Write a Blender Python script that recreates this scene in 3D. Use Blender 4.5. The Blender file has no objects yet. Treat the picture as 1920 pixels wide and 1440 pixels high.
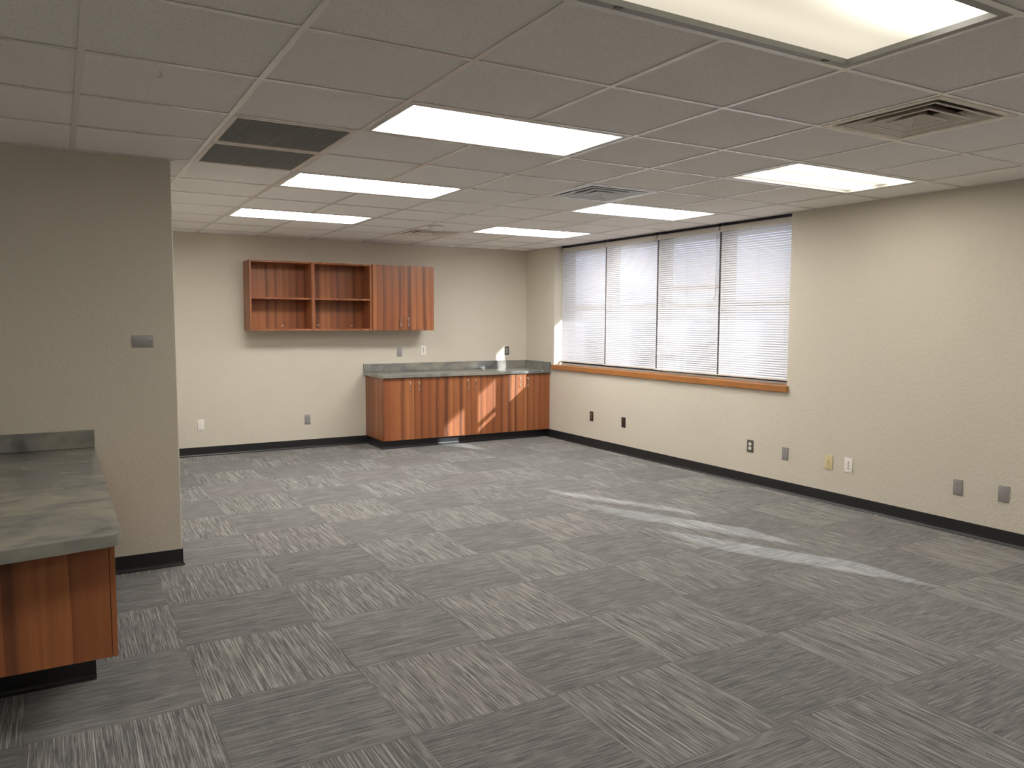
import bpy, bmesh, math, random
from mathutils import Vector, Matrix
random.seed(7)
S = bpy.context.scene
COL = S.collection
PI = math.pi

# ------------------------------------------------------------------ camera
F_PX, YAW, PITCH, ROLL = 1468.29, 0.5251, 0.0802, 0.0040
cy, sy = math.cos(YAW), math.sin(YAW); cp, sp = math.cos(PITCH), math.sin(PITCH)
fwd = Vector((sy*cp, cy*cp, -sp)); rgt = Vector((cy, -sy, 0)); upv = rgt.cross(fwd)
cr, sr = math.cos(ROLL), math.sin(ROLL)
r2 = rgt*cr + upv*sr; u2 = -rgt*sr + upv*cr
cam_d = bpy.data.cameras.new('camera'); cam = bpy.data.objects.new('camera', cam_d); COL.objects.link(cam)
M = Matrix((( r2.x, u2.x, -fwd.x, 0), (r2.y, u2.y, -fwd.y, 0), (r2.z, u2.z, -fwd.z, 1.4861), (0, 0, 0, 1)))
cam.matrix_world = M
cam_d.sensor_fit = 'HORIZONTAL'; cam_d.sensor_width = 36; cam_d.lens = F_PX/1920*36
cam_d.clip_start = 0.02; cam_d.clip_end = 200
S.camera = cam

# ------------------------------------------------------------------ view, sky, sun
S.view_settings.view_transform = 'Standard'; S.view_settings.look = 'None'
S.view_settings.gamma = 1; S.view_settings.use_curve_mapping = False
S.view_settings.exposure = 0.18
SKY_STRENGTH, SUN_STRENGTH, LAMP = 2.1, 12.5, 10.0
S.cycles.use_denoising = True
S.cycles.max_bounces = 10; S.cycles.diffuse_bounces = 6; S.cycles.transparent_max_bounces = 12
S.cycles.sample_clamp_indirect = 6
W = bpy.data.worlds.new('sky'); S.world = W; W.use_nodes = True
nt = W.node_tree; bg = nt.nodes['Background']
tc = nt.nodes.new('ShaderNodeTexCoord'); sx = nt.nodes.new('ShaderNodeSeparateXYZ')
rp = nt.nodes.new('ShaderNodeValToRGB')
rp.color_ramp.elements[0].position = 0.0; rp.color_ramp.elements[0].color = (0.66, 0.76, 1.0, 1)
rp.color_ramp.elements[1].position = 0.7; rp.color_ramp.elements[1].color = (0.33, 0.50, 1.0, 1)
nt.links.new(tc.outputs['Generated'], sx.inputs[0]); nt.links.new(sx.outputs[2], rp.inputs[0])
nt.links.new(rp.outputs[0], bg.inputs[0]); bg.inputs[1].default_value = SKY_STRENGTH
sun_d = bpy.data.lights.new('sun', 'SUN'); sun_d.energy = SUN_STRENGTH; sun_d.angle = math.radians(0.6)
sun_d.color = (0.97, 0.98, 1.0)
sun = bpy.data.objects.new('sun', sun_d); COL.objects.link(sun); sun.location = (12, -10, 8)
sun.rotation_euler = Vector((-1, 2.10, -0.80)).to_track_quat('-Z', 'Y').to_euler()

# ------------------------------------------------------------------ dimensions
CE, XR, YB, YL, XL = 2.413, 5.4467, 9.0309, 5.0358, 0.6069
XW, YS = -2.3, -3.6                 # walls out of frame
GX, GY, T = 0.1055, 3.175, 0.6096   # ceiling grid
def gx(i): return GX + i*T
def gy(j): return GY + j*T

# ------------------------------------------------------------------ node helpers
class NT:
    def __init__(s, name):
        s.m = bpy.data.materials.new(name); s.m.use_nodes = True; s.t = s.m.node_tree
        s.b = s.t.nodes['Principled BSDF']; s.out = s.t.nodes['Material Output']
    def n(s, typ, **kw):
        nd = s.t.nodes.new(typ)
        for k, v in kw.items(): setattr(nd, k, v)
        return nd
    def l(s, a, b): s.t.links.new(a, b)
    def put(s, sock, v):
        if isinstance(v, bpy.types.NodeSocket): s.l(v, sock)
        else: sock.default_value = v
    def math(s, op, a, b=None, c=None, clamp=False):
        nd = s.n('ShaderNodeMath', operation=op); nd.use_clamp = clamp
        s.put(nd.inputs[0], a)
        if b is not None: s.put(nd.inputs[1], b)
        if c is not None: s.put(nd.inputs[2], c)
        return nd.outputs[0]
    def pos(s):
        g = s.n('ShaderNodeNewGeometry'); sp_ = s.n('ShaderNodeSeparateXYZ'); s.l(g.outputs['Position'], sp_.inputs[0])
        return sp_.outputs[0], sp_.outputs[1], sp_.outputs[2]
    def obj(s):
        g = s.n('ShaderNodeTexCoord'); sp_ = s.n('ShaderNodeSeparateXYZ'); s.l(g.outputs['Object'], sp_.inputs[0])
        return sp_.outputs[0], sp_.outputs[1], sp_.outputs[2]
    def xyz(s, x, y, z):
        nd = s.n('ShaderNodeCombineXYZ'); s.put(nd.inputs[0], x); s.put(nd.inputs[1], y); s.put(nd.inputs[2], z); return nd.outputs[0]
    def noise(s, vec, scale, detail=2, rough=0.5, dist=0.0):
        nd = s.n('ShaderNodeTexNoise'); s.l(vec, nd.inputs['Vector']); nd.inputs['Scale'].default_value = scale
        nd.inputs['Detail'].default_value = detail; nd.inputs['Roughness'].default_value = rough
        nd.inputs['Distortion'].default_value = dist
        return nd.outputs[0]
    def ramp(s, f, stops, interp='LINEAR'):
        nd = s.n('ShaderNodeValToRGB'); s.l(f, nd.inputs[0]); e = nd.color_ramp.elements
        nd.color_ramp.interpolation = interp
        while len(e) < len(stops): e.new(0.5)
        for i, (p, c) in enumerate(stops):
            e[i].position = p; e[i].color = (*c, 1) if len(c) == 3 else c
        return nd.outputs[0]
    def mix(s, f, a, b, mode='MIX'):
        nd = s.n('ShaderNodeMix', data_type='RGBA', blend_type=mode)
        s.put(nd.inputs[0], f)
        for i, v in ((6, a), (7, b)):
            if isinstance(v, bpy.types.NodeSocket): s.l(v, nd.inputs[i])
            else: nd.inputs[i].default_value = (*v, 1)
        return nd.outputs[2]
    def bump(s, h, strength, dist=0.01):
        nd = s.n('ShaderNodeBump'); s.l(h, nd.inputs['Height']); nd.inputs['Strength'].default_value = strength
        nd.inputs['Distance'].default_value = dist; s.l(nd.outputs[0], s.b.inputs['Normal'])
    def set(s, col=None, rough=None, metal=None, spec=None):
        if col is not None:
            if isinstance(col, bpy.types.NodeSocket): s.l(col, s.b.inputs['Base Color'])
            else: s.b.inputs['Base Color'].default_value = (*col, 1)
        if rough is not None: s.put(s.b.inputs['Roughness'], rough)
        if metal is not None: s.b.inputs['Metallic'].default_value = metal
        if spec is not None: s.b.inputs['Specular IOR Level'].default_value = spec
        return s

def plain(name, col, rough=0.6, metal=0.0, spec=0.5, var=0.04, vs=30):
    a = NT(name); x, y, z = a.obj(); v = a.xyz(x, y, z)
    f = a.noise(v, vs, 3)
    c = a.mix(f, tuple(max(0, k*(1-var)) for k in col), tuple(min(1, k*(1+var)) for k in col))
    a.set(c, rough, metal, spec); return a.m

def paint(name, col):
    a = NT(name); x, y, z = a.pos(); v = a.xyz(x, y, z)
    big = a.noise(v, 1.3, 2)
    c = a.mix(big, tuple(k*0.96 for k in col), tuple(k*1.03 for k in col))
    a.set(c, 0.62, 0, 0.35)
    n1 = a.noise(v, 150, 3, 0.55, 0.3); n2 = a.noise(v, 48, 3, 0.6, 0.8)
    p = a.ramp(n2, [(0.45, (0, 0, 0)), (0.62, (1, 1, 1))])
    h = a.math('ADD', n1, a.math('MULTIPLY', p, 0.8))
    a.bump(h, 0.36, 0.003); return a.m

def wood():
    a = NT('striped_walnut_laminate'); x, y, z = a.pos()
    s_ = a.math('ADD', x, a.math('MULTIPLY', y, 1.37))
    wob = a.math('MULTIPLY', a.math('SUBTRACT', a.noise(a.xyz(a.math('MULTIPLY', s_, 4.0), 0, a.math('MULTIPLY', z, 1.3)), 1.0, 2), 0.5), 0.035)
    u = a.math('ADD', s_, wob)
    vo = a.n('ShaderNodeTexVoronoi', voronoi_dimensions='1D', feature='F1')
    vo.inputs['Scale'].default_value = 10.5; vo.inputs['Randomness'].default_value = 0.6
    a.l(u, vo.inputs['W'])
    rnd = a.n('ShaderNodeSeparateColor'); a.l(vo.outputs['Color'], rnd.inputs[0])
    posn = a.math('MULTIPLY', a.math('SUBTRACT', u, vo.outputs['W']), 10.5)
    up = a.ramp(a.math('ADD', posn, 0.5), [(0.0, (0, 0, 0)), (0.62, (0.08,)*3), (0.86, (0.75,)*3), (0.95, (1, 1, 1))])
    dn = a.ramp(a.math('ADD', posn, 0.5), [(0.0, (0.8,)*3), (0.20, (0.95,)*3), (0.34, (0.45,)*3), (0.62, (0, 0, 0))])
    flip = a.math('GREATER_THAN', rnd.outputs[2], 2.0)
    saw = a.n('ShaderNodeMix', data_type='FLOAT'); a.l(flip, saw.inputs[0]); a.l(dn, saw.inputs[2]); a.l(up, saw.inputs[3]); saw = saw.outputs[0]
    grain = a.noise(a.xyz(a.math('MULTIPLY', u, 260), 0, a.math('MULTIPLY', z, 7)), 1.0, 3, 0.6)
    med = a.noise(a.xyz(a.math('MULTIPLY', u, 38), 0, a.math('MULTIPLY', z, 1.2)), 1.0, 3, 0.6, 0.4)
    base = a.mix(rnd.outputs[0], (0.31, 0.100, 0.036), (0.50, 0.190, 0.070))
    base = a.mix(a.math('MULTIPLY', a.ramp(med, [(0.35, (0, 0, 0)), (0.7, (1, 1, 1))]), 0.5), base, (0.26, 0.078, 0.030))
    dark = a.math('MULTIPLY', saw, a.math('ADD', a.math('MULTIPLY', a.math('POWER', rnd.outputs[1], 1.6), 0.9), 0.10), clamp=True)
    c = a.mix(dark, base, (0.085, 0.028, 0.016))
    c = a.mix(a.math('MULTIPLY', grain, 0.34), c, (0.12, 0.035, 0.014))
    a.set(c, 0.36, 0, 0.45); a.bump(grain, 0.05, 0.001); return a.m

def stone():
    a = NT('marbled_grey_laminate'); x, y, z = a.pos()
    v = a.xyz(a.math('MULTIPLY', x, 0.8), a.math('MULTIPLY', y, 1.1), z)
    n1 = a.noise(v, 3.6, 3, 0.5, 0.8); n2 = a.noise(v, 10, 3, 0.5, 0.9)
    f = a.math('ADD', a.math('MULTIPLY', n1, 0.7), a.math('MULTIPLY', n2, 0.3))
    c = a.ramp(f, [(0.34, (0.12, 0.123, 0.118)), (0.45, (0.205, 0.205, 0.195)), (0.54, (0.275, 0.264, 0.226)), (0.68, (0.34, 0.325, 0.27))])
    a.set(c, 0.27, 0.15, 0.6); return a.m

def carpet():
    a = NT('carpet_tiles'); x, y, z = a.pos()
    X = a.math('DIVIDE', a.math('SUBTRACT', x, 0.45), T); Y = a.math('DIVIDE', a.math('SUBTRACT', y, 2.52), T)
    i = a.math('FLOOR', X); j = a.math('FLOOR', Y)
    par = a.math('FLOORED_MODULO', a.math('ADD', i, j), 2.0)
    u = a.n('ShaderNodeMix', data_type='FLOAT'); a.l(par, u.inputs[0]); a.l(x, u.inputs[2]); a.l(y, u.inputs[3])
    v = a.n('ShaderNodeMix', data_type='FLOAT'); a.l(par, v.inputs[0]); a.l(y, v.inputs[2]); a.l(x, v.inputs[3])
    u, v = u.outputs[0], v.outputs[0]
    cell = a.xyz(i, j, 0.0)
    wn = a.n('ShaderNodeTexWhiteNoise', noise_dimensions='3D'); a.l(cell, wn.inputs['Vector'])
    sc = a.n('ShaderNodeSeparateColor'); a.l(wn.outputs['Color'], sc.inputs[0])
    off = a.math('MULTIPLY', wn.outputs['Value'], 37.0)
    def nz(su, sv, d=2, ds=0.0): return a.noise(a.xyz(a.math('ADD', a.math('MULTIPLY', u, su), off), a.math('MULTIPLY', v, sv), off), 1.0, d, 0.55, ds)
    dark = a.ramp(nz(6, 120), [(0.38, (1, 1, 1)), (0.50, (0, 0, 0))])
    light = a.ramp(nz(7.5, 170, 2), [(0.50, (0, 0, 0)), (0.62, (1, 1, 1))])
    thin = a.ramp(nz(2.2, 300, 1), [(0.58, (0, 0, 0)), (0.67, (1, 1, 1))])
    loops = a.noise(a.xyz(x, y, 0.0), 420, 2, 0.7)
    blot = a.noise(a.xyz(x, y, off), 9, 3, 0.6)
    base = a.mix(sc.outputs[0], (0.130, 0.129, 0.125), (0.178, 0.176, 0.170))
    base = a.mix(a.math('MULTIPLY', a.math('POWER', sc.outputs[1], 3.0), 0.35), base, (0.23, 0.185, 0.19))
    c = a.mix(a.math('MULTIPLY', dark, 0.75), base, (0.062, 0.063, 0.070))
    lf = a.math('MULTIPLY', light, a.math('ADD', a.math('MULTIPLY', par, 0.22), 0.42))
    c = a.mix(lf, c, (0.43, 0.415, 0.385))
    c = a.mix(a.math('MULTIPLY', thin, a.math('ADD', a.math('MULTIPLY', par, 0.35), 0.22)), c, (0.80, 0.78, 0.72))
    c = a.mix(a.math('MULTIPLY', a.ramp(loops, [(0.35, (0, 0, 0)), (0.65, (1, 1, 1))]), 0.5), c, (0.055, 0.056, 0.060))
    c = a.mix(a.math('MULTIPLY', a.math('SUBTRACT', blot, 0.5), 0.8, clamp=True), c, (0.34, 0.34, 0.33))
    # seams
    fx = a.math('ABSOLUTE', a.math('SUBTRACT', a.math('FRACT', X), 0.5)); fy = a.math('ABSOLUTE', a.math('SUBTRACT', a.math('FRACT', Y), 0.5))
    seam = a.math('GREATER_THAN', a.math('MAXIMUM', fx, fy), 0.4965)
    c = a.mix(a.math('MULTIPLY', seam, 0.55), c, (0.088, 0.088, 0.091))
    a.set(c, 0.93, 0, 0.2)
    a.b.inputs['Sheen Weight'].default_value = 0.12; a.b.inputs['Sheen Roughness'].default_value = 0.6
    h = a.math('ADD', loops, a.math('MULTIPLY', dark, -0.4)); a.bump(h, 0.55, 0.004); return a.m

def ceiling_tile():
    a = NT('mineral_fibre_tile'); x, y, z = a.pos()
    i = a.math('FLOOR', a.math('DIVIDE', a.math('SUBTRACT', x, GX), T)); j = a.math('FLOOR', a.math('DIVIDE', a.math('SUBTRACT', y, GY), T))
    wn = a.n('ShaderNodeTexWhiteNoise', noise_dimensions='3D'); a.l(a.xyz(i, j, 0.0), wn.inputs['Vector'])
    base = a.mix(wn.outputs['Value'], (0.90, 0.88, 0.86), (0.93, 0.91, 0.89))
    v = a.xyz(x, y, z); n1 = a.noise(v, 260, 2, 0.6)
    sp_ = a.ramp(n1, [(0.30, (0.66,)*3), (0.46, (1, 1, 1))])
    c = a.mix(1.0, base, sp_, 'MULTIPLY'); a.set(c, 0.95, 0, 0.15); a.bump(n1, 0.3, 0.002); return a.m

def lens_mat(name, kind, gain=1.0):
    a = NT(name); x, y, z = a.obj()          # origin at the fitting's centre
    def gauss(p, c, w):
        d = a.math('DIVIDE', a.math('SUBTRACT', p, c), w); return a.math('EXPONENT', a.math('MULTIPLY', a.math('MULTIPLY', d, d), -1.0))
    endf = a.math('SUBTRACT', 1.0, a.math('POWER', a.math('DIVIDE', a.math('ABSOLUTE', x), 0.61), 9.0), clamp=True)
    w = 0.10 if kind == 'bright' else 0.075
    t = a.math('MULTIPLY', a.math('ADD', gauss(y, -0.14, w), gauss(y, 0.14, w)), endf)
    if kind == 'bright':
        st = a.math('ADD', a.math('MULTIPLY', t, 1.1), a.math('ADD', 0.10, a.math('MULTIPLY', endf, 0.25)))
    elif kind == 'banded':
        st = a.math('ADD', a.math('MULTIPLY', t, 1.8), 0.02)
    else:
        glare_spot = a.math('MULTIPLY', gauss(x, 0.40, 0.34), gauss(y, -0.15, 0.12))  # painted glare: view-dependent lens brightness put into the emission
        rib = a.math('SINE', a.math('MULTIPLY', x, 2*PI/0.0095))
        st = a.math('ADD', a.math('MULTIPLY', glare_spot, 0.22), a.math('ADD', a.math('MULTIPLY', t, 0.012), a.math('ADD', 0.068, a.math('MULTIPLY', rib, 0.007))))
    if gain != 1.0: st = a.math('MULTIPLY', st, gain)
    col = a.mix(a.math('MULTIPLY', st, 0.6 if kind != 'dim' else 2.0, clamp=True), (1.0, 0.89, 0.68), (1.0, 0.975, 0.93))
    em = a.n('ShaderNodeEmission'); a.l(col, em.inputs[0]); a.l(a.math('MULTIPLY', st, LAMP), em.inputs[1])
    a.l(em.outputs[0], a.out.inputs[0]); return a.m

def slat_mat():
    a = NT('white_blind_slats'); x, y, z = a.obj()
    d = a.n('ShaderNodeBsdfDiffuse'); d.inputs[0].default_value = (0.80, 0.79, 0.80, 1)
    t = a.n('ShaderNodeBsdfTranslucent'); t.inputs[0].default_value = (0.80, 0.78, 0.88, 1)
    g = a.n('ShaderNodeBsdfGlossy'); g.inputs['Roughness'].default_value = 0.35
    m1 = a.n('ShaderNodeMixShader'); m1.inputs[0].default_value = 0.04
    m2 = a.n('ShaderNodeMixShader'); m2.inputs[0].default_value = 0.05
    a.l(d.outputs[0], m1.inputs[1]); a.l(t.outputs[0], m1.inputs[2]); a.l(m1.outputs[0], m2.inputs[1]); a.l(g.outputs[0], m2.inputs[2])
    a.l(m2.outputs[0], a.out.inputs[0]); return a.m

def glass_mat():
    a = NT('window_glass')
    t = a.n('ShaderNodeBsdfTransparent'); t.inputs[0].default_value = (0.93, 0.95, 0.95, 1)
    g = a.n('ShaderNodeBsdfGlossy'); g.inputs['Roughness'].default_value = 0.01
    m = a.n('ShaderNodeMixShader'); m.inputs[0].default_value = 0.06
    a.l(t.outputs[0], m.inputs[1]); a.l(g.outputs[0], m.inputs[2]); a.l(m.outputs[0], a.out.inputs[0]); return a.m

MAT = dict(
    wall=paint('beige_wall_paint', (0.625, 0.575, 0.488)),
    wallw=paint('off_white_bounce_wall_paint', (0.80, 0.79, 0.76)),  # unseen walls made paler to bounce more light into the room
    jamb=plain('white_jamb_paint', (0.62, 0.62, 0.58), 0.5),
    wood=wood(), stone=stone(), carpet=carpet(), tile=ceiling_tile(),
    grid=plain('white_grid_metal', (0.82, 0.80, 0.78), 0.24, 0, 0.9),
    vinyl=plain('black_vinyl_base', (0.014, 0.014, 0.015), 0.38, 0, 0.5, 0.15, 6),
    lens=lens_mat('prismatic_lens_bright', 'bright'), lens_b=lens_mat('prismatic_lens_banded', 'banded', 1.5), lens_f=lens_mat('prismatic_lens_far', 'bright', 2.1), lens_m=lens_mat('prismatic_lens_mid', 'bright', 1.2), lens_b2=lens_mat('prismatic_lens_banded_low', 'banded', 0.8), lens_d=lens_mat('prismatic_lens_dim', 'dim'),  # lens gains set apart to balance brightness between near and far walls
    fix=plain('white_fixture_metal', (0.60, 0.60, 0.58), 0.4),
    fixg=plain('grey_fixture_metal', (0.30, 0.30, 0.29), 0.4),
    slat=slat_mat(), glass=glass_mat(),
    rail=plain('cream_blind_rail', (0.62, 0.59, 0.54), 0.45),
    cord=plain('white_cord', (0.80, 0.80, 0.80), 0.7),
    wand=plain('clear_acrylic_wand', (0.62, 0.66, 0.68), 0.15),
    bronze=plain('dark_bronze_aluminium', (0.035, 0.03, 0.045), 0.45, 0.3),
    bronzel=plain('grey_sash_rail', (0.16, 0.15, 0.16), 0.5),
    sill=plain('oak_sill_varnish', (0.36, 0.145, 0.04), 0.3, 0, 0.55, 0.2, 8),
    outrail=plain('orange_timber_rail', (0.62, 0.30, 0.12), 0.6),
    steel=plain('brushed_steel_plate', (0.36, 0.35, 0.34), 0.38, 0.55),
    steeld=plain('dark_steel_plate', (0.13, 0.125, 0.105), 0.4, 0.45),
    brown=plain('brown_plastic', (0.040, 0.020, 0.018), 0.4),
    brownl=plain('dusky_pink_plastic', (0.22, 0.13, 0.12), 0.4),
    ivory=plain('ivory_plastic', (0.62, 0.52, 0.29), 0.4),
    white=plain('white_plastic', (0.82, 0.79, 0.74), 0.4),
    grey=plain('grey_plastic', (0.34, 0.33, 0.32), 0.45),
    black=plain('black_plastic', (0.012, 0.011, 0.012), 0.4),
    red=plain('dark_red_plastic', (0.16, 0.012, 0.010), 0.4),
    chrome=plain('satin_nickel', (0.86, 0.83, 0.80), 0.3, 0.7),
    toe=plain('black_toe_kick', (0.016, 0.016, 0.018), 0.32),
    vent=plain('off_white_vent_enamel', (0.78, 0.72, 0.64), 0.4),
    ventw=plain('white_vent_enamel', (0.82, 0.84, 0.88), 0.28),
    duct=plain('dark_duct', (0.02, 0.02, 0.022), 0.7),
    dirt=plain('dusty_plenum_board', (0.32, 0.28, 0.23), 0.9),
    core=plain('grey_eggcrate', (0.45, 0.45, 0.43), 0.5),
    ground=plain('pale_concrete_ground', (0.30, 0.29, 0.28), 0.9, 0, 0.2, 0.2, 1.5),
    conc=plain('exterior_brick_paint', (0.35, 0.20, 0.14), 0.9),
)

# ------------------------------------------------------------------ mesh helpers
def box(bm, x0, x1, y0, y1, z0, z1, bev=0.0, seg=2):
    b2 = bmesh.new()
    bmesh.ops.create_cube(b2, size=1)
    for v in b2.verts:
        v.co.x = x0 if v.co.x < 0 else x1; v.co.y = y0 if v.co.y < 0 else y1; v.co.z = z0 if v.co.z < 0 else z1
    if bev > 0: bmesh.ops.bevel(b2, geom=b2.edges[:], offset=bev, segments=seg, profile=0.5, affect='EDGES')
    merge(bm, b2)
def merge(bm, b2):
    me = bpy.data.meshes.new('tmp'); b2.to_mesh(me); b2.free(); bm.from_mesh(me); bpy.data.meshes.remove(me)
def cyl(bm, p0, p1, r, seg=12, r1=None):
    p0, p1 = Vector(p0), Vector(p1); d = p1-p0; b2 = bmesh.new()
    bmesh.ops.create_cone(b2, cap_ends=True, segments=seg, radius1=r, radius2=r if r1 is None else r1, depth=d.length)
    q = d.to_track_quat('Z', 'Y').to_matrix().to_4x4(); q.translation = (p0+p1)/2
    bmesh.ops.transform(b2, matrix=q, verts=b2.verts); merge(bm, b2)
def tube(bm, pts, r, seg=8):
    rings = []
    for k, p in enumerate(pts):
        p = Vector(p); a = Vector(pts[max(0, k-1)]); b = Vector(pts[min(len(pts)-1, k+1)]); d = (b-a).normalized()
        q = d.to_track_quat('Z', 'Y')
        rings.append([bm.verts.new(p + q @ Vector((r*math.cos(2*PI*i/seg), r*math.sin(2*PI*i/seg), 0))) for i in range(seg)])
    for k in range(len(rings)-1):
        for i in range(seg): bm.faces.new((rings[k][i], rings[k][(i+1) % seg], rings[k+1][(i+1) % seg], rings[k+1][i]))
    bm.faces.new(rings[0]); bm.faces.new(rings[-1])
def extrude_profile(bm, prof, fn, t0, t1):
    a = [bm.verts.new(fn(p, t0)) for p in prof]; b = [bm.verts.new(fn(p, t1)) for p in prof]; n = len(prof)
    for i in range(n): bm.faces.new((a[i], a[(i+1) % n], b[(i+1) % n], b[i]))
    bm.faces.new(a); bm.faces.new(b)
def BM(): return bmesh.new()
def wloc(o):
    l = o.location.copy()
    while o.parent: o = o.parent; l += o.location
    return l
def obj(name, bm, mat, parent=None, origin=None, local=False, smooth=False):
    """mesh given in world coordinates (or local to its parent), linked as ONE object"""
    bmesh.ops.recalc_face_normals(bm, faces=bm.faces[:])
    base = wloc(parent) if parent is not None else Vector((0, 0, 0))
    o_ = Vector(origin) if origin is not None else (base if not local else Vector((0, 0, 0)))
    sh = o_ if not (local and parent) else Vector((0, 0, 0)) if origin is None else o_
    bmesh.ops.translate(bm, verts=bm.verts, vec=-sh)
    me = bpy.data.meshes.new(name); bm.to_mesh(me); bm.free(); me.materials.append(mat)
    if smooth:
        for p in me.polygons: p.use_smooth = True
        try: me.set_sharp_from_angle(angle=math.radians(35))
        except Exception: pass
    o = bpy.data.objects.new(name, me); COL.objects.link(o)
    if parent is not None:
        o.parent = parent
        o.location = (sh - base) if not local else sh
    else: o.location = sh
    return o
def thing(name, loc, label, cat, group=None, rotz=0.0):
    o = bpy.data.objects.new(name, None); o.empty_display_size = 0.1; COL.objects.link(o); o.location = loc
    o.rotation_euler = (0, 0, rotz); o['label'] = label; o['category'] = cat
    if group: o['group'] = group
    return o
def tag(o, label, cat, group=None):
    o['label'] = label; o['category'] = cat
    if group: o['group'] = group
    return o
def struct(o): o['kind'] = 'structure'; return o
def dup(root, loc, label=None):
    r = root.copy(); COL.objects.link(r); r.location = loc
    if label: r['label'] = label
    for ch in list(root.children):
        c = ch.copy(); COL.objects.link(c); c.parent = r
        for g in ch.children:
            d = g.copy(); COL.objects.link(d); d.parent = c
    return r

# ------------------------------------------------------------------ room shell
b = BM(); box(b, XW-0.12, XR+0.3, YS-0.12, YB+0.12, -0.12, 0); struct(obj('floor', b, MAT['carpet']))
W1 = (4.655, 8.34, 0.905, 2.440)        # the window in view: y0, y1, z0, z1
W2 = (-0.66, 2.115, 0.905, 2.440)        # its twin on the same wall beside the camera
TH = 0.30
b = BM(); H2 = 2.60
box(b, XR, XR+TH, YS-0.12, W2[0], 0, H2); box(b, XR, XR+TH, W2[1], W1[0], 0, H2); box(b, XR, XR+TH, W1[1], YB+0.12, 0, H2)
for w in (W1, W2):
    box(b, XR, XR+TH, w[0], w[1], 0, w[2]); box(b, XR, XR+TH, w[0], w[1], w[3], H2)
bmesh.ops.remove_doubles(b, verts=b.verts, dist=0.0001)
struct(obj('wall_right', b, MAT['wall']))
b = BM(); box(b, XL-0.12, XR, YB, YB+0.12, 0, H2); struct(obj('wall_back', b, MAT['wall']))
b = BM(); box(b, XW, XL, YL, YL+0.12, 0, H2, 0.006); box(b, XL-0.12, XL, YL+0.05, YB, 0, H2, 0.006); struct(obj('wall_left', b, MAT['wall']))
b = BM(); box(b, XW-0.12, XW, YS, YL+0.12, 0, H2); struct(obj('wall_side', b, MAT['wallw']))
b = BM(); box(b, XW-0.12, XR, YS-0.12, YS, 0, H2); struct(obj('wall_front', b, MAT['wallw']))
b = BM(); box(b, XR+TH, 60, -60, 60, -0.35, -0.30); struct(obj('ground', b, MAT['ground']))
b = BM(); box(b, XR+TH+0.001, XR+TH+1.01, -8, YB+3, 2.46, 2.60); struct(obj('shading_eave', b, MAT['jamb']))  # unseen overhang, added and sized to keep sun off the upper window

# ceiling: lay-in tiles on a grid, cells with fittings left open
LIGHTS = [(2, -3), (2, 0), (2, 3), (2, 6), (6, -3), (6, 0), (6, 3), (6, 6), (2, -6), (6, -6), (-2, -3)]
VENTS = [(5, -2), (5, 2), (5, 7)]
GRILLS = [(1, 1), (1, 2)]
taken = set(VENTS) | set(GRILLS)
for (i, j) in LIGHTS: taken |= {(i, j), (i+1, j)}
b = BM()
i0, i1, j0, j1 = -6, 8, -12, 9
for i in range(i0, i1+1):
    for j in range(j0, j1+1):
        x0, x1, y0, y1 = max(gx(i), XW), min(gx(i+1), XR), max(gy(j), YS), min(gy(j+1), YB)
        if x1-x0 < 0.01 or y1-y0 < 0.01 or (i, j) in taken: continue
        if y0 > YL+0.06 and x1 < XL: continue
        box(b, x0+0.002, x1-0.002, y0+0.002, y1-0.002, CE+0.004, CE+0.020)
struct(obj('ceiling', b, MAT['tile']))
b = BM(); box(b, XW, XR, YS, YB, CE+0.30, CE+0.32); struct(obj('ceiling_deck', b, MAT['dirt']))
def grid_run(b, axis, c, t0, t1):
    w = 0.012
    if axis == 'y': box(b, c-w, c+w, t0, t1, CE, CE+0.003); box(b, c-0.0015, c+0.0015, t0, t1, CE+0.003, CE+0.035)
    else: box(b, t0, t1, c-w, c+w, CE+0.0002, CE+0.0028); box(b, t0, t1, c-0.0015, c+0.0015, CE+0.003, CE+0.03)
b = BM()
for i in range(i0, i1+2):
    c = gx(i)
    if not (XW+0.02 < c < XR-0.02): continue
    end = YB if c > XL else YL
    segs = [(YS, end)]
    for (li, lj) in LIGHTS:              # the middle run stops at each light
        if i == li+1:
            new = []
            for (a0, a1) in segs:
                lo, hi = gy(lj), gy(lj+1)
                if lo >= a1 or hi <= a0: new.append((a0, a1)); continue
                if lo > a0: new.append((a0, lo))
                if hi < a1: new.append((hi, a1))
            segs = new
    for s0, s1 in segs: grid_run(b, 'y', c, s0, s1)
for j in range(j0, j1+2):
    c = gy(j)
    if YS+0.02 < c < YB-0.02: grid_run(b, 'x', c, XW if c < YL else XL, XR)
# wall angles
for (x0, x1, y0, y1) in ((XL, XR, YB-0.022, YB), (XW, XL, YL-0.022, YL), (XR-0.022, XR, YS, YB), (XW, XR, YS, YS+0.022), (XW, XW+0.022, YS, YL), (XL, XL+0.022, YL, YB)):
    box(b, x0, x1, y0, y1, CE-0.0005, CE+0.002)
struct(obj('trim_1', b, MAT['grid']))

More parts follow.
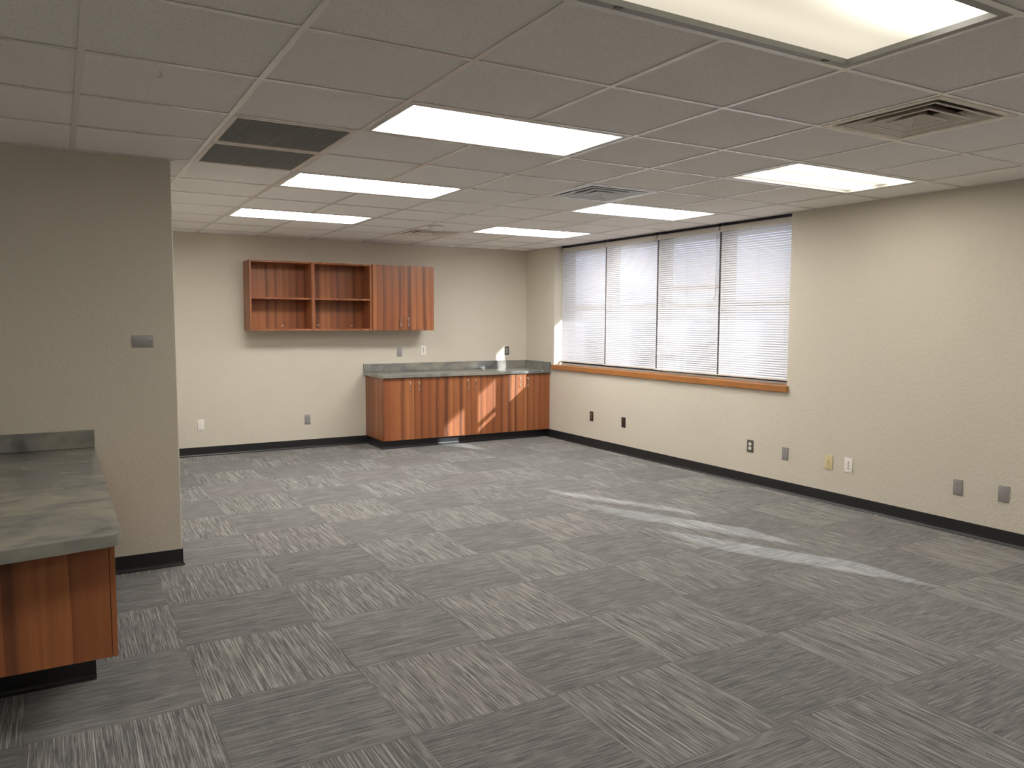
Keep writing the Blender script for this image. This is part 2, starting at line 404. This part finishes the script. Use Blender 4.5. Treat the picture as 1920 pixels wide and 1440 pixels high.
# baseboards: vinyl cove base
HB = 0.1005
prof = [(0, 0), (0.016, 0), (0.0155, 0.004), (0.010, 0.009), (0.0055, 0.018), (0.004, 0.030), (0.0035, HB-0.002), (0.002, HB), (0, HB)]
def base_run(name, kind, c, t0, t1, sgn):
    b = BM()
    if kind == 'x': extrude_profile(b, prof, lambda p, t: Vector((t, c+sgn*p[0], p[1])), t0, t1)
    else: extrude_profile(b, prof, lambda p, t: Vector((c+sgn*p[0], t, p[1])), t0, t1)
    return b
struct(obj('baseboard_back', base_run('', 'x', YB, XL, 3.215, -1), MAT['vinyl']))
struct(obj('baseboard_right', base_run('', 'y', XR, YS, 8.51, -1), MAT['vinyl']))
b = base_run('', 'x', YL, 0.16, XL+0.004, -1)
b2 = base_run('', 'y', XL, YL-0.004, YB, 1); merge(b, b2)
struct(obj('baseboard_left', b, MAT['vinyl']))

# ------------------------------------------------------------------ windows and blinds
XG = 5.665
PANEL = [(4.655, 5.595), (5.595, 6.505), (6.505, 7.42), (7.42, 8.34)]
def build_window(idx, y0, y1, z0, z1, timber=False):
    r = bpy.data.objects.new('window_%d' % idx, None); COL.objects.link(r); r.location = (XG, (y0+y1)/2, z0); struct(r)
    b = BM(); w = 0.040
    for (a0, a1) in ((y0, y0+w), (y1-w, y1)): box(b, XG-0.084, XG+0.075, a0, a1, z0, z1, 0.003)
    box(b, XG-0.045, XG+0.075, y0+w, y1-w, z0, z0+0.045, 0.003); box(b, XG-0.045, XG+0.075, y0+w, y1-w, z1-0.035, z1-0.001, 0.003)
    obj('window_frame', b, MAT['bronze'], r)
    b = BM(); box(b, XG-0.03, XG+0.03, y0+w, y1-w, 1.628, 1.682, 0.004); box(b, XG-0.038, XG-0.03, y0+0.3, y0+0.36, 1.66, 1.685, 0.002)
    obj('meeting_rail', b, MAT['bronzel'], r)
    b = BM(); box(b, XG-0.002, XG+0.002, y0+w-0.004, y1-w+0.004, z0+0.04, z1-0.03); obj('pane', b, MAT['glass'], r)
    if timber:
        for zc in (1.845, 1.235):
            b = BM(); box(b, XG+0.015, XG+0.045, y0+w, y1-w, zc-0.022, zc+0.022, 0.003); obj('timber_rail', b, MAT['outrail'], r)
    return r
n = 1
for k, (y0, y1) in enumerate(PANEL): build_window(n, y0, y1, 0.95, 2.440, k == 1); n += 1
PANEL2 = [(-0.66, 0.28), (0.28, 1.195), (1.195, 2.115)]
for (y0, y1) in PANEL2: build_window(n, y0, y1, 0.95, 2.440); n += 1
# sills, jambs
for k, w in enumerate((W1, W2)):
    b = BM()
    box(b, XR-0.030, XR-0.0, w[0]-0.022, w[1]+0.022, 0.880, 0.936, 0.004)
    struct(obj('trim_%d' % (2+3*k), b, MAT['sill']))
    b = BM(); box(b, XR, XR+TH, w[0], w[1], 0.905, 0.938); struct(obj('trim_%d' % (3+3*k), b, MAT['sill']))
    b = BM(); box(b, XR+0.128, XR+0.17, w[0], w[1], 0.938, 0.952, 0.002)
    struct(obj('trim_%d' % (4+3*k), b, MAT['jamb']))

ZT, ZB = 2.401, 0.963
XS = 5.562
TILT = math.radians(57)
def build_blind(y0, y1, label, zb, wand_y=None, group='mini blinds across the window'):
    t = thing('window_blind', (XS, (y0+y1)/2, zb), label, 'blind', group)
    g = 0.010
    a0, a1 = y0+g, y1-g
    b = BM(); box(b, XS-0.016, XS+0.014, a0, a1, ZT-0.040, ZT, 0.002); box(b, XS-0.022, XS-0.017, a0-0.002, a1+0.002, ZT-0.056, ZT-0.002, 0.0015)
    obj('headrail', b, MAT['rail'], t)
    b = BM(); box(b, XS-0.014, XS+0.012, a0, a1, zb, zb+0.013, 0.003); obj('bottom_rail', b, MAT['rail'], t)
    # slats
    b = BM(); pitch = 0.0220; z = zb+0.026; ct, st = math.cos(TILT), math.sin(TILT); hw = 0.0125
    prof_ = [(-1, 0), (-0.5, 0.00135), (0, 0.0018), (0.5, 0.00135), (1, 0)]
    k = 0
    while z < ZT-0.050:
        rows = []
        sag = random.uniform(-0.0003, 0.0003); tl = random.uniform(-0.012, 0.012); c_, s_ = math.cos(TILT+tl), math.sin(TILT+tl)
        for (q, cam_) in prof_:
            # q = -1 room side (low), +1 outer side (high)
            dx = q*hw*c_ - cam_*s_; dz = q*hw*s_ + cam_*c_
            rows.append([b.verts.new((XS+dx, yy, z+dz+sag)) for yy in (a0, a1)])
        for i in range(4): b.faces.new((rows[i][0], rows[i][1], rows[i+1][1], rows[i+1][0]))
        z += pitch; k += 1
    ztop = z
    sl = obj('slats', b, MAT['slat'], t, smooth=True)
    for yy in (a0+0.13, (a0+a1)/2, a1-0.13):
        b = BM()
        cyl(b, (XS-0.0135, yy, zb+0.005), (XS-0.0135, yy, ZT-0.04), 0.0010, 6); cyl(b, (XS+0.0135, yy, zb+0.005), (XS+0.0135, yy, ZT-0.04), 0.0010, 6)
        obj('ladder_cord', b, MAT['cord'], t)
    b = BM(); cyl(b, (XS-0.024, a1-0.045, ZT-0.03), (XS-0.026, a1-0.040, 1.62), 0.0014, 6); cyl(b, (XS-0.026, a1-0.040, 1.62), (XS-0.026, a1-0.040, 1.585), 0.005, 8, 0.003)
    cyl(b, (XS-0.024, a1-0.060, ZT-0.03), (XS-0.025, a1-0.052, 1.66), 0.0014, 6)
    obj('lift_cord', b, MAT['cord'], t)
    if wand_y is not None:
        b = BM(); cyl(b, (XS-0.026, wand_y, ZT-0.05), (XS-0.034, wand_y-0.004, 1.735), 0.0052, 6); cyl(b, (XS-0.034, wand_y-0.004, 1.735), (XS-0.040, wand_y+0.018, 1.70), 0.004, 6, 0.006)
        obj('tilt_wand', b, MAT['wand'], t)
    for yy in (a0+0.012, a1-0.012):
        b = BM(); box(b, XS-0.018, XS+0.016, yy-0.012, yy+0.012, ZT, ZT+0.0385, 0.001); obj('bracket', b, MAT['bronze'], t)
    return t
labs = ['white mini blind nearest the camera, rightmost of the row in the window',
        'white mini blind with two orange bands showing through and a long clear wand',
        'white mini blind between the leftmost blind and the one with orange bands',
        'white mini blind at the far left of the window, brightest with blown-out daylight']
zbs = [0.968, 0.966, 0.972, 0.975]
for k, (y0, y1) in enumerate(PANEL): build_blind(y0, y1, labs[k], zbs[k], wand_y=y0+0.03 if k == 1 else None)
lab2 = ['white mini blind of the window beside the camera, at its end behind the camera',
        'white mini blind in the middle of the window beside the camera',
        'white mini blind of the window beside the camera, at the end towards the photographed window']
for k, (y0, y1) in enumerate(PANEL2): build_blind(y0, y1, lab2[k], 0.97, None, 'mini blinds of the second window')

# ------------------------------------------------------------------ cabinets
def handle(parent, x, y, z0, z1):
    b = BM(); o_ = 0.028; pts = []
    r = 0.010
    pts = [(x, y, z0)] + [(x, y-o_+r-r*math.sin(a), z0+r-r*math.cos(a)) for a in [PI/2*k/4 for k in range(5)]][0:] 
    pts += [(x, y-o_+r-r*math.cos(a), z1-r+r*math.sin(a)) for a in [PI/2*k/4 for k in range(5)]] + [(x, y, z1)]
    tube(b, pts, 0.0052, 8); return obj('handle', b, MAT['chrome'], parent, smooth=True)
# lower cabinets: three two-door units
YD = 8.430
units = [(3.190, 3.945, 3.568, 'left'), (3.945, 4.681, 4.313, 'middle'), (4.681, 5.4467, 5.050, 'right')]
ulab = ['walnut-striped base cabinet at the open left end of the grey counter',
        'walnut-striped base cabinet in the middle under the grey counter, crossed by sun patches',
        'walnut-striped base cabinet in the corner, its right side against the window wall']
for k, (x0, x1, xm, nm) in enumerate(units):
    t = thing('base_cabinet', ((x0+x1)/2, (YD+YB)/2, 0), ulab[k], 'cabinet', 'base cabinets along the back wall')
    b = BM(); p = 0.018; yf = YD+0.020
    xa, xb = x0+0.0005, x1-0.0005 - (0.004 if k == 2 else 0)
    box(b, xa, xa+p, yf, YB-0.001, 0.10, 0.8275); box(b, xb-p, xb, yf, YB-0.001, 0.10, 0.8275)
    box(b, xa+p, xb-p, yf, YB-0.02, 0.10, 0.118); box(b, xa+p, xb-p, yf, YB-0.02, 0.80, 0.8275); box(b, xa+p, xb-p, YB-0.02, YB-0.001, 0.10, 0.8275)
    if k == 0: pass
    obj('carcass', b, MAT['wood'], t)
    for (d0, d1, hx) in ((xa+0.0005, xm-0.0015, xm-0.055), (xm+0.0015, xb-0.001, xm+0.053)):
        b = BM(); box(b, d0, d1, YD, yf-0.001, 0.104, 0.822, 0.0012); d = obj('door', b, MAT['wood'], t)
        hh = handle(d, hx, YD, 0.668, 0.778)
    b = BM(); xs0 = x0+0.022 if k == 0 else xa
    box(b, xs0, xb, 8.515, 8.53, 0.0, 0.0995)
    if k == 0: box(b, xs0, xs0+0.014, 8.53, YB-0.001, 0, 0.0995)
    extrude_profile(b, [(0, 0), (0.014, 0), (0.010, 0.006), (0.005, 0.016), (0.003, 0.03), (0.003, 0.098), (0, 0.098)], lambda p_, tt: Vector((tt, 8.515-p_[0], p_[1])), xs0, xb)
    if k == 0: extrude_profile(b, [(0, 0), (0.014, 0), (0.010, 0.006), (0.005, 0.016), (0.003, 0.03), (0.003, 0.098), (0, 0.098)], lambda p_, tt: Vector((xs0-p_[0], tt, p_[1])), 8.501, YB-0.017)
    obj('toe_kick', b, MAT['toe'], t)
t = thing('countertop', (4.31, 8.70, 0.8285), 'long grey marbled countertop with backsplash on the far base cabinets', 'countertop')
b = BM(); box(b, 3.163, XR-0.002, 8.398, YB-0.001, 0.8285, 0.8665, 0.003); obj('top', b, MAT['stone'], t)
b = BM(); box(b, 3.163, XR-0.022, YB-0.020, YB-0.001, 0.867, 0.966, 0.002); box(b, XR-0.021, XR-0.002, 8.402, YB-0.001, 0.867, 0.966, 0.002)
obj('backsplash', b, MAT['stone'], t)

# upper shelf and cabinet
YU = 8.712; zu0, zu1 = 1.371, 2.131
def shelf_unit():
    t = thing('wall_shelf', ((1.795+3.166)/2, (YU+YB)/2, zu0), 'walnut-striped open wall shelf with four empty compartments', 'shelf')
    p = 0.019; x0, x1, xd = 1.795, 3.165, 2.480
    b = BM(); box(b, x0, x0+p, YU, YB-0.001, zu0, zu1, 0.001); obj('side_panel', b, MAT['wood'], t); b = BM(); box(b, x1-p, x1, YU, YB-0.001, zu0, zu1, 0.001); obj('side_panel', b, MAT['wood'], t)
    b = BM(); box(b, x0+p, x1-p, YU, YB-0.001, zu1-p, zu1, 0.001); obj('top_panel', b, MAT['wood'], t)
    b = BM(); box(b, x0+p, x1-p, YU, YB-0.001, zu0, zu0+p, 0.001); obj('bottom_panel', b, MAT['wood'], t)
    b = BM(); box(b, xd-p, xd+p, YU, YB-0.012, zu0+p, zu1-p, 0.001); obj('divider', b, MAT['wood'], t)
    b = BM(); box(b, x0+p, x1-p, YB-0.012, YB-0.001, zu0+p, zu1-p); obj('back_panel', b, MAT['wood'], t)
    for (a0, a1) in ((x0+p, xd-p), (xd+p, x1-p)):
        b = BM(); box(b, a0+0.001, a1-0.001, YU+0.010, YB-0.013, 1.715, 1.734, 0.001); obj('shelf_board', b, MAT['wood'], t)
    for (sx_, sz, mt) in ((2.211, 1.424, 'white'), (2.621, 1.430, 'white'), (3.024, 1.424, 'white'), (2.200, 2.075, 'steeld'), (2.619, 2.072, 'steeld'), (3.019, 2.074, 'steeld')):
        b = BM(); cyl(b, (sx_, YB-0.012, sz), (sx_, YB-0.0155, sz), 0.0065, 12); obj('screw', b, MAT[mt], t)
shelf_unit()
t = thing('wall_cabinet', (3.552, (YU+YB)/2, zu0), 'walnut-striped two-door wall cabinet joined to the open shelf', 'cabinet')
b = BM(); x0, x1, p = 3.168, 3.937, 0.018
box(b, x0, x0+p, YU, YB-0.001, zu0, zu1); box(b, x1-p, x1, YU, YB-0.001, zu0, zu1); box(b, x0+p, x1-p, YU, YB-0.001, zu0, zu0+p); box(b, x0+p, x1-p, YU, YB-0.001, zu1-p, zu1); box(b, x0+p, x1-p, YB-0.012, YB-0.001, zu0+p, zu1-p)
obj('carcass', b, MAT['wood'], t)
for (d0, d1, hx) in ((3.172, 3.5555, 3.505), (3.5585, 3.941, 3.606)):
    b = BM(); box(b, d0, d1, YU-0.021, YU-0.001, zu0+0.001, zu1-0.001, 0.0012); d = obj('door', b, MAT['wood'], t)
    handle(d, hx, YU-0.021, 1.418, 1.520)

# left desk-height peninsula
t = thing('peninsula_cabinet', (-0.30, 4.0, 0), 'walnut-striped peninsula cabinet at left edge below the olive-grey counter', 'cabinet')
yf = 3.045
b = BM(); box(b, -0.90, 0.128, yf+0.022, YL-0.001, 0.290, 0.7145); obj('carcass', b, MAT['wood'], t)
b = BM(); box(b, 0.1285, 0.146, yf, YL-0.001, 0.290, 0.7145, 0.001); obj('side_panel', b, MAT['wood'], t)
b = BM(); box(b, -0.90, 0.1265, yf, yf+0.021, 0.290, 0.708, 0.001); obj('front_panel', b, MAT['wood'], t)
b = BM(); box(b, -0.88, 0.088, 3.585, YL-0.001, 0.0, 0.2895, 0.002)
extrude_profile(b, [(0, 0), (0.012, 0), (0.006, 0.008), (0.003, 0.02), (0.003, 0.10), (0, 0.10)], lambda p_, tt: Vector((tt, 3.585-p_[0], p_[1])), -0.88, 0.088)
obj('toe_kick', b, MAT['toe'], t)
def peninsula_top():
    t = thing('countertop', (-0.35, 3.9, 0.716), 'olive-grey marbled countertop with rounded corner at the left edge, against the near wall', 'countertop')
    # outline: front edge sweeps back towards the rounded corner
    pts = [(-0.93, YL-0.001), (-0.93, 2.79), (-0.45, 2.835), (-0.183, 2.885), (-0.02, 2.910), (0.05, 2.925)]
    cx_, cy_, r_ = 0.100, 3.005, 0.066
    for k in range(9):
        a = math.radians(-80 + 80*k/8); pts.append((cx_+r_*math.cos(a), cy_+r_*math.sin(a)*1.15+0.0))
    pts += [(0.164, 3.2), (0.160, YL-0.001)]
    b = BM(); z0, z1 = 0.716, 0.759
    lo = [b.verts.new((x, y, z0)) for x, y in pts]; hi = [b.verts.new((x, y, z1)) for x, y in pts]; m = len(pts)
    for i in range(m): b.faces.new((lo[i], lo[(i+1) % m], hi[(i+1) % m], hi[i]))
    b.faces.new(lo); ft = b.faces.new(hi)
    bmesh.ops.bevel(b, geom=list(ft.edges), offset=0.004, segments=3, profile=0.5, affect='EDGES')
    obj('top', b, MAT['stone'], t, smooth=True)
    b = BM(); box(b, -0.93, 0.160, YL-0.021, YL-0.001, 0.7595, 0.859, 0.002); obj('backsplash', b, MAT['stone'], t)
peninsula_top()

# ------------------------------------------------------------------ wall plates
def duplex_parts(t, mt_plate, mt_rec, w=0.070, h=0.114, slots='black'):
    b = BM(); box(b, -w/2, w/2, -0.006, 0, -h/2, h/2, 0.003, 3); obj('plate', b, MAT[mt_plate], t, local=True, smooth=True)
    for s in (1, -1):
        b = BM(); cz = s*0.0195
        cyl(b, (0, -0.004, cz), (0, -0.0085, cz), 0.0172, 24)
        for v in b.verts: v.co.z = max(min(v.co.z, cz+0.0145), cz-0.0145)
        rc = obj('receptacle', b, MAT[mt_rec], t, local=True)
        b = BM()
        box(b, -0.0075, -0.0052, -0.0092, -0.0080, cz-0.001, cz+0.0085); box(b, 0.0052, 0.0075, -0.0092, -0.0080, cz-0.001, cz+0.0075)
        cyl(b, (0, -0.0080, cz-0.0075), (0, -0.0092, cz-0.0075), 0.0026, 10)
        obj('slots', b, MAT[slots], rc, local=True)
    b = BM(); cyl(b, (0, -0.0055, 0), (0, -0.0075, 0), 0.0032, 12); obj('screw', b, MAT['steel'], t, local=True)
def blank_parts(t, mt, w=0.070, h=0.114, screws=((0, 0.045), (0, -0.045)), mts='steel'):
    b = BM(); box(b, -w/2, w/2, -0.006, 0, -h/2, h/2, 0.003, 3); obj('plate', b, MAT[mt], t, local=True, smooth=True)
    for (sx_, sz) in screws:
        b = BM(); cyl(b, (sx_, -0.0055, sz), (sx_, -0.0075, sz), 0.0034, 12); obj('screw', b, MAT[mts], t, local=True)
def port_parts(t, mt, ports, mp, w=0.072, h=0.116, sz=0.010, mts='white'):
    b = BM(); box(b, -w/2, w/2, -0.0065, 0, -h/2, h/2, 0.003, 3); obj('plate', b, MAT[mt], t, local=True, smooth=True)
    for (px_, pz) in ports:
        b = BM(); box(b, px_-sz/2, px_+sz/2, -0.0085, -0.006, pz-sz/2, pz+sz/2, 0.0008); obj('port', b, MAT[mp], t, local=True)
    for pz in (0.047, -0.047):
        b = BM(); cyl(b, (0, -0.006, pz), (0, -0.0078, pz), 0.003, 12); obj('screw', b, MAT[mts], t, local=True)
R = -PI/2
def on_right(y): return lambda z: (XR, y, z)
def outlet(loc, rot, label, kind, *a, **k):
    t = thing({'duplex': 'power_outlet', 'blank': 'blank_wall_plate', 'port': 'data_outlet'}[kind], loc, label, 'outlet' if kind != 'blank' else 'wall plate', None, rot)
    {'duplex': duplex_parts, 'blank': blank_parts, 'port': port_parts}[kind](t, *a, **k); return t
outlet((XR, 7.512, 0.365), R, 'brown power outlet with dusky receptacles on the window wall, farthest from camera', 'duplex', 'brown', 'brownl')
outlet((XR, 6.903, 0.361), R, 'dark brown blank plate low on the window wall below the window', 'blank', 'brown', mts='brown')
outlet((XR, 5.046, 0.355), R, 'dark steel power outlet with two white receptacles low on the window wall', 'duplex', 'steeld', 'white', w=0.076)
outlet((XR, 4.647, 0.345), R, 'grey blank plate left of the ivory data outlet on the window wall', 'blank', 'steel')
outlet((XR, 4.199, 0.339), R, 'ivory data outlet with two small dark ports beside the white one', 'port', 'ivory', [(0, 0.010), (0, -0.012)], 'black', sz=0.007, mts='ivory')
outlet((XR, 4.013, 0.345), R, 'white data outlet with three dark red ports on the window wall', 'port', 'white', [(0, 0.022), (0, 0.0), (0, -0.022)], 'red')
outlet((XR, 3.130, 0.333), R, 'steel power outlet with grey receptacles near the right edge of the window wall', 'duplex', 'steel', 'grey')
outlet((XR, 2.821, 0.346), R, 'steel blank plate nearest the camera at the right edge of the photo', 'blank', 'steel', w=0.074)
outlet((1.313, YB, 0.345), 0, 'white blank plate low on the back wall at its left end', 'blank', 'white', mts='white')
outlet((2.481, YB, 0.334), 0, 'steel power outlet low on the back wall left of the base cabinets', 'duplex', 'steel', 'grey', w=0.068)
outlet((3.630, YB, 1.101), 0, 'steel power outlet above the far counter beside the white data outlet', 'duplex', 'steel', 'grey')
outlet((3.948, YB, 1.119), 0, 'white data outlet with three black ports above the far counter', 'port', 'white', [(0, 0.022), (0, 0.0), (0, -0.022)], 'black')
outlet((5.148, YB, 1.094), 0, 'dark grey power outlet above the far counter near the room corner', 'duplex', 'steeld', 'grey', w=0.068)
outlet((0.4275, YL, 1.3595), 0, 'horizontal steel blank plate with two screws alone on the near left wall', 'blank', 'steel', w=0.113, h=0.070, screws=((-0.042, 0), (0.042, 0)), mts='steeld')

# ------------------------------------------------------------------ ceiling fittings
def troffer(i, j, mt, label, big=False, fix='fix'):
    x0, x1, y0, y1 = gx(i), gx(i+2), gy(j), gy(j+1); cx_, cy_ = (x0+x1)/2, (y0+y1)/2
    t = thing('ceiling_light', (cx_, cy_, CE), label, 'light', 'fluorescent troffers in the ceiling grid')
    L, Wd = (x1-x0)/2-0.012, (y1-y0)/2-0.012
    def ring(b, a0, b0, a1, b1, z0, z1):
        box(b, -a0, a0, -b0, -b1, z0, z1); box(b, -a0, a0, b1, b0, z0, z1); box(b, -a0, -a1, -b1, b1, z0, z1); box(b, a1, a0, -b1, b1, z0, z1)
    b = BM(); f = 0.030
    ring(b, L, Wd, L-f, Wd-f, 0.0005, 0.008)
    ring(b, L-f+0.004, Wd-f+0.004, L-f, Wd-f, 0.008, 0.030)
    fr = obj('frame', b, MAT[fix], t, local=True)
    if big:
        for lx in (-0.46, 0.46):
            b = BM(); box(b, lx-0.012, lx+0.012, Wd-f*0.9, Wd-f*0.4, -0.003, 0.0008, 0.001); obj('latch', b, MAT['steeld'], fr, local=True)
    b = BM(); zl = 0.020; ee = 0.003
    box(b, -L+f-ee, L-f+ee, -Wd+f-ee, Wd-f+ee, zl, zl+0.004); obj('lens', b, MAT[mt], t, local=True)
    b = BM(); ring(b, L, Wd, L-0.002, Wd-0.002, 0.008, 0.11); box(b, -L, L, -Wd, Wd, 0.11, 0.112); obj('housing', b, MAT[fix], t, local=True)
    return t
troffer(2, -3, 'lens_d', 'largest ceiling light, cream ribbed lens cut by the top edge of the photo', True, 'fixg')
troffer(2, 0, 'lens', 'bright ceiling light in the left column, nearest after the cropped one')
troffer(2, 3, 'lens_b', 'ceiling light in the left column with a darker band between its tubes')
troffer(2, 6, 'lens_f', 'bright ceiling light farthest back in the left column, above the wall shelf')
troffer(6, 0, 'lens_b2', 'ceiling light nearest the bare right wall, faint cream bands in its lens')
troffer(6, 3, 'lens_m', 'bright ceiling light in front of the window beside the clean white vent')
troffer(6, 6, 'lens_f', 'bright ceiling light farthest back in the right column near the corner')
for (i, j, lb) in ((6, -3, 'ceiling light beside the large cream one, just past the top right edge'), (2, -6, 'ceiling light directly behind the camera'),
        (6, -6, 'ceiling light behind the camera on the window side'), (-2, -3, 'ceiling light added above the camera on its left side to brighten the left')):  # the left-side fitting is an unseen extra, added to brighten the left
    troffer(i, j, 'lens_b2' if (i, j) == (6, -3) else 'lens', lb)

def frustum_ring(b, a_lo, z_lo, a_hi, z_hi, th=0.0015):
    def sq(a, z): return [b.verts.new((sx_*a, sy_*a, z)) for sx_, sy_ in ((-1, -1), (1, -1), (1, 1), (-1, 1))]
    q = [sq(a_lo, z_lo), sq(a_hi, z_hi), sq(a_hi-th*3, z_hi+th), sq(a_lo-th*3, z_lo+th*0.6)]
    for k in range(4):
        A, B_ = q[k], q[(k+1) % 4]
        for i in range(4): b.faces.new((A[i], A[(i+1) % 4], B_[(i+1) % 4], B_[i]))
def vent(i, j, mt, label, string=False, dz=0.0):
    cx_, cy_ = (gx(i)+gx(i+1))/2, (gy(j)+gy(j+1))/2
    t = thing('ceiling_vent', (cx_, cy_, CE), label, 'vent', 'square four-way ceiling vents')
    A = T/2-0.012
    b = BM()
    for (x0, x1, y0, y1) in ((-A, A, -A, -A+0.035), (-A, A, A-0.035, A), (-A, -A+0.035, -A+0.035, A-0.035), (A-0.035, A, -A+0.035, A-0.035)):
        box(b, x0, x1, y0, y1, -0.002, 0.003)
    frustum_ring(b, A-0.035, -0.001, A-0.060, 0.055)
    fr = obj('frame', b, MAT[mt], t, local=True)
    for (lo, hi) in ((0.226, 0.170), (0.152, 0.102), (0.082, 0.024)):
        b = BM(); frustum_ring(b, lo, -0.003, hi, 0.036)
        q_ = lo+0.009
        for (x0, x1, y0, y1) in ((-q_, q_, -q_, -lo), (-q_, q_, lo, q_), (-q_, -lo, -lo, lo), (lo, q_, -lo, lo)): box(b, x0, x1, y0, y1, -0.0065, -0.0025)
        if hi == 0.024: box(b, -0.028, 0.028, -0.028, 0.028, 0.0355, 0.038)
        obj('louver', b, MAT[mt], t, local=True)
    b = BM(); box(b, -A+0.02, A-0.02, -A+0.02, A-0.02, 0.10, 0.104)
    for s in (-1, 1): box(b, s*(A-0.02)-0.001, s*(A-0.02)+0.001, -A+0.02, A-0.02, 0.004, 0.10); box(b, -A+0.02, A-0.02, s*(A-0.02)-0.001, s*(A-0.02)+0.001, 0.004, 0.10)
    obj('plenum_box', b, MAT['dirt'], t, local=True)
    b = BM(); cyl(b, (0, 0, 0.092), (0, 0, 0.0995), 0.155, 32); obj('duct_opening', b, MAT['duct'], t, local=True)
    b = BM(); tube(b, [(-0.22, -0.19, 0.06), (-0.12, -0.16, 0.052), (-0.02, -0.19, 0.06), (0.08, -0.15, 0.05), (0.18, -0.17, 0.06), (0.2, -0.05, 0.05), (0.19, 0.08, 0.06)], 0.0022, 6)
    tube(b, [(-0.2, 0.1, 0.05), (-0.17, 0.02, 0.045), (-0.19, -0.06, 0.055)], 0.002, 6)
    obj('wire', b, MAT['black'], t, local=True)
    if string:
        b = BM(); tube(b, [(0.005, 0.0, -0.002), (0.007, 0.004, -0.03), (0.006, 0.0, -0.062)], 0.0012, 6); obj('pull_string', b, MAT['cord'], t, local=True)
    return t
vent(5, -2, 'vent', 'tan dusty square ceiling vent nearest the camera at upper right')
vent(5, 2, 'ventw', 'clean white square ceiling vent with a short string, in front of a light', True)
vent(5, 7, 'vent', 'farthest square ceiling vent, beside the round smoke detector')

def grille(i, j, label):
    cx_, cy_ = (gx(i)+gx(i+1))/2, (gy(j)+gy(j+1))/2; A = T/2-0.012
    t = thing('return_grille', (cx_, cy_, CE), label, 'vent', 'return air grilles side by side')
    b = BM(); f = 0.024
    for (x0, x1, y0, y1) in ((-A, A, -A, -A+f), (-A, A, A-f, A), (-A, -A+f, -A+f, A-f), (A-f, A, -A+f, A-f)): box(b, x0, x1, y0, y1, -0.002, 0.004)
    obj('frame', b, MAT['vent'], t, local=True)
    b = BM(); a = A-f; n_ = 43
    for k in range(1, n_):
        c = -a+2*a*k/n_
        box(b, c-0.0006, c+0.0006, -a, a, 0.001, 0.013); box(b, -a, a, c-0.0006, c+0.0006, 0.001, 0.013)
    obj('eggcrate_core', b, MAT['core'], t, local=True)
    b = BM(); box(b, -a, a, -a, a, 0.06, 0.064); obj('duct_opening', b, MAT['duct'], t, local=True)
grille(1, 1, 'dark eggcrate return grille nearer the camera of the adjoining pair')
grille(1, 2, 'dark eggcrate return grille farther from the camera of the adjoining pair')

# smoke detector
t = thing('smoke_detector', (3.262, 7.140, CE), 'round white smoke detector on the ceiling beside the farthest vent', 'smoke detector')
b = BM(); cyl(b, (0, 0, 0), (0, 0, -0.014), 0.078, 40); obj('base', b, MAT['white'], t, local=True, smooth=True)
b = BM(); cyl(b, (0, 0, -0.014), (0, 0, -0.040), 0.070, 40, 0.050); cyl(b, (0, 0, -0.040), (0, 0, -0.045), 0.050, 40, 0.034); obj('cover', b, MAT['white'], t, local=True, smooth=True)
# hook in a ceiling tile
b = BM(); tube(b, [(0, 0, 0.002), (0, 0, -0.012), (0.006, 0, -0.020), (0.004, 0, -0.030), (-0.004, 0, -0.032), (-0.008, 0, -0.024)], 0.0016, 6)
o = obj('ceiling_hook', b, MAT['vent'], None, smooth=True); o.location = (0.364, 3.255, CE+0.004); tag(o, 'small wire hook in a ceiling tile above the near left wall', 'hook')
# scrap by the baseboard
b = BM(); box(b, -0.006, 0.006, -0.004, 0.004, 0, 0.004, 0.0015); o = obj('paper_scrap', b, MAT['white'], None); o.location = (5.415, 3.735, 0.0005)
tag(o, 'tiny white scrap on the carpet against the right baseboard', 'litter')
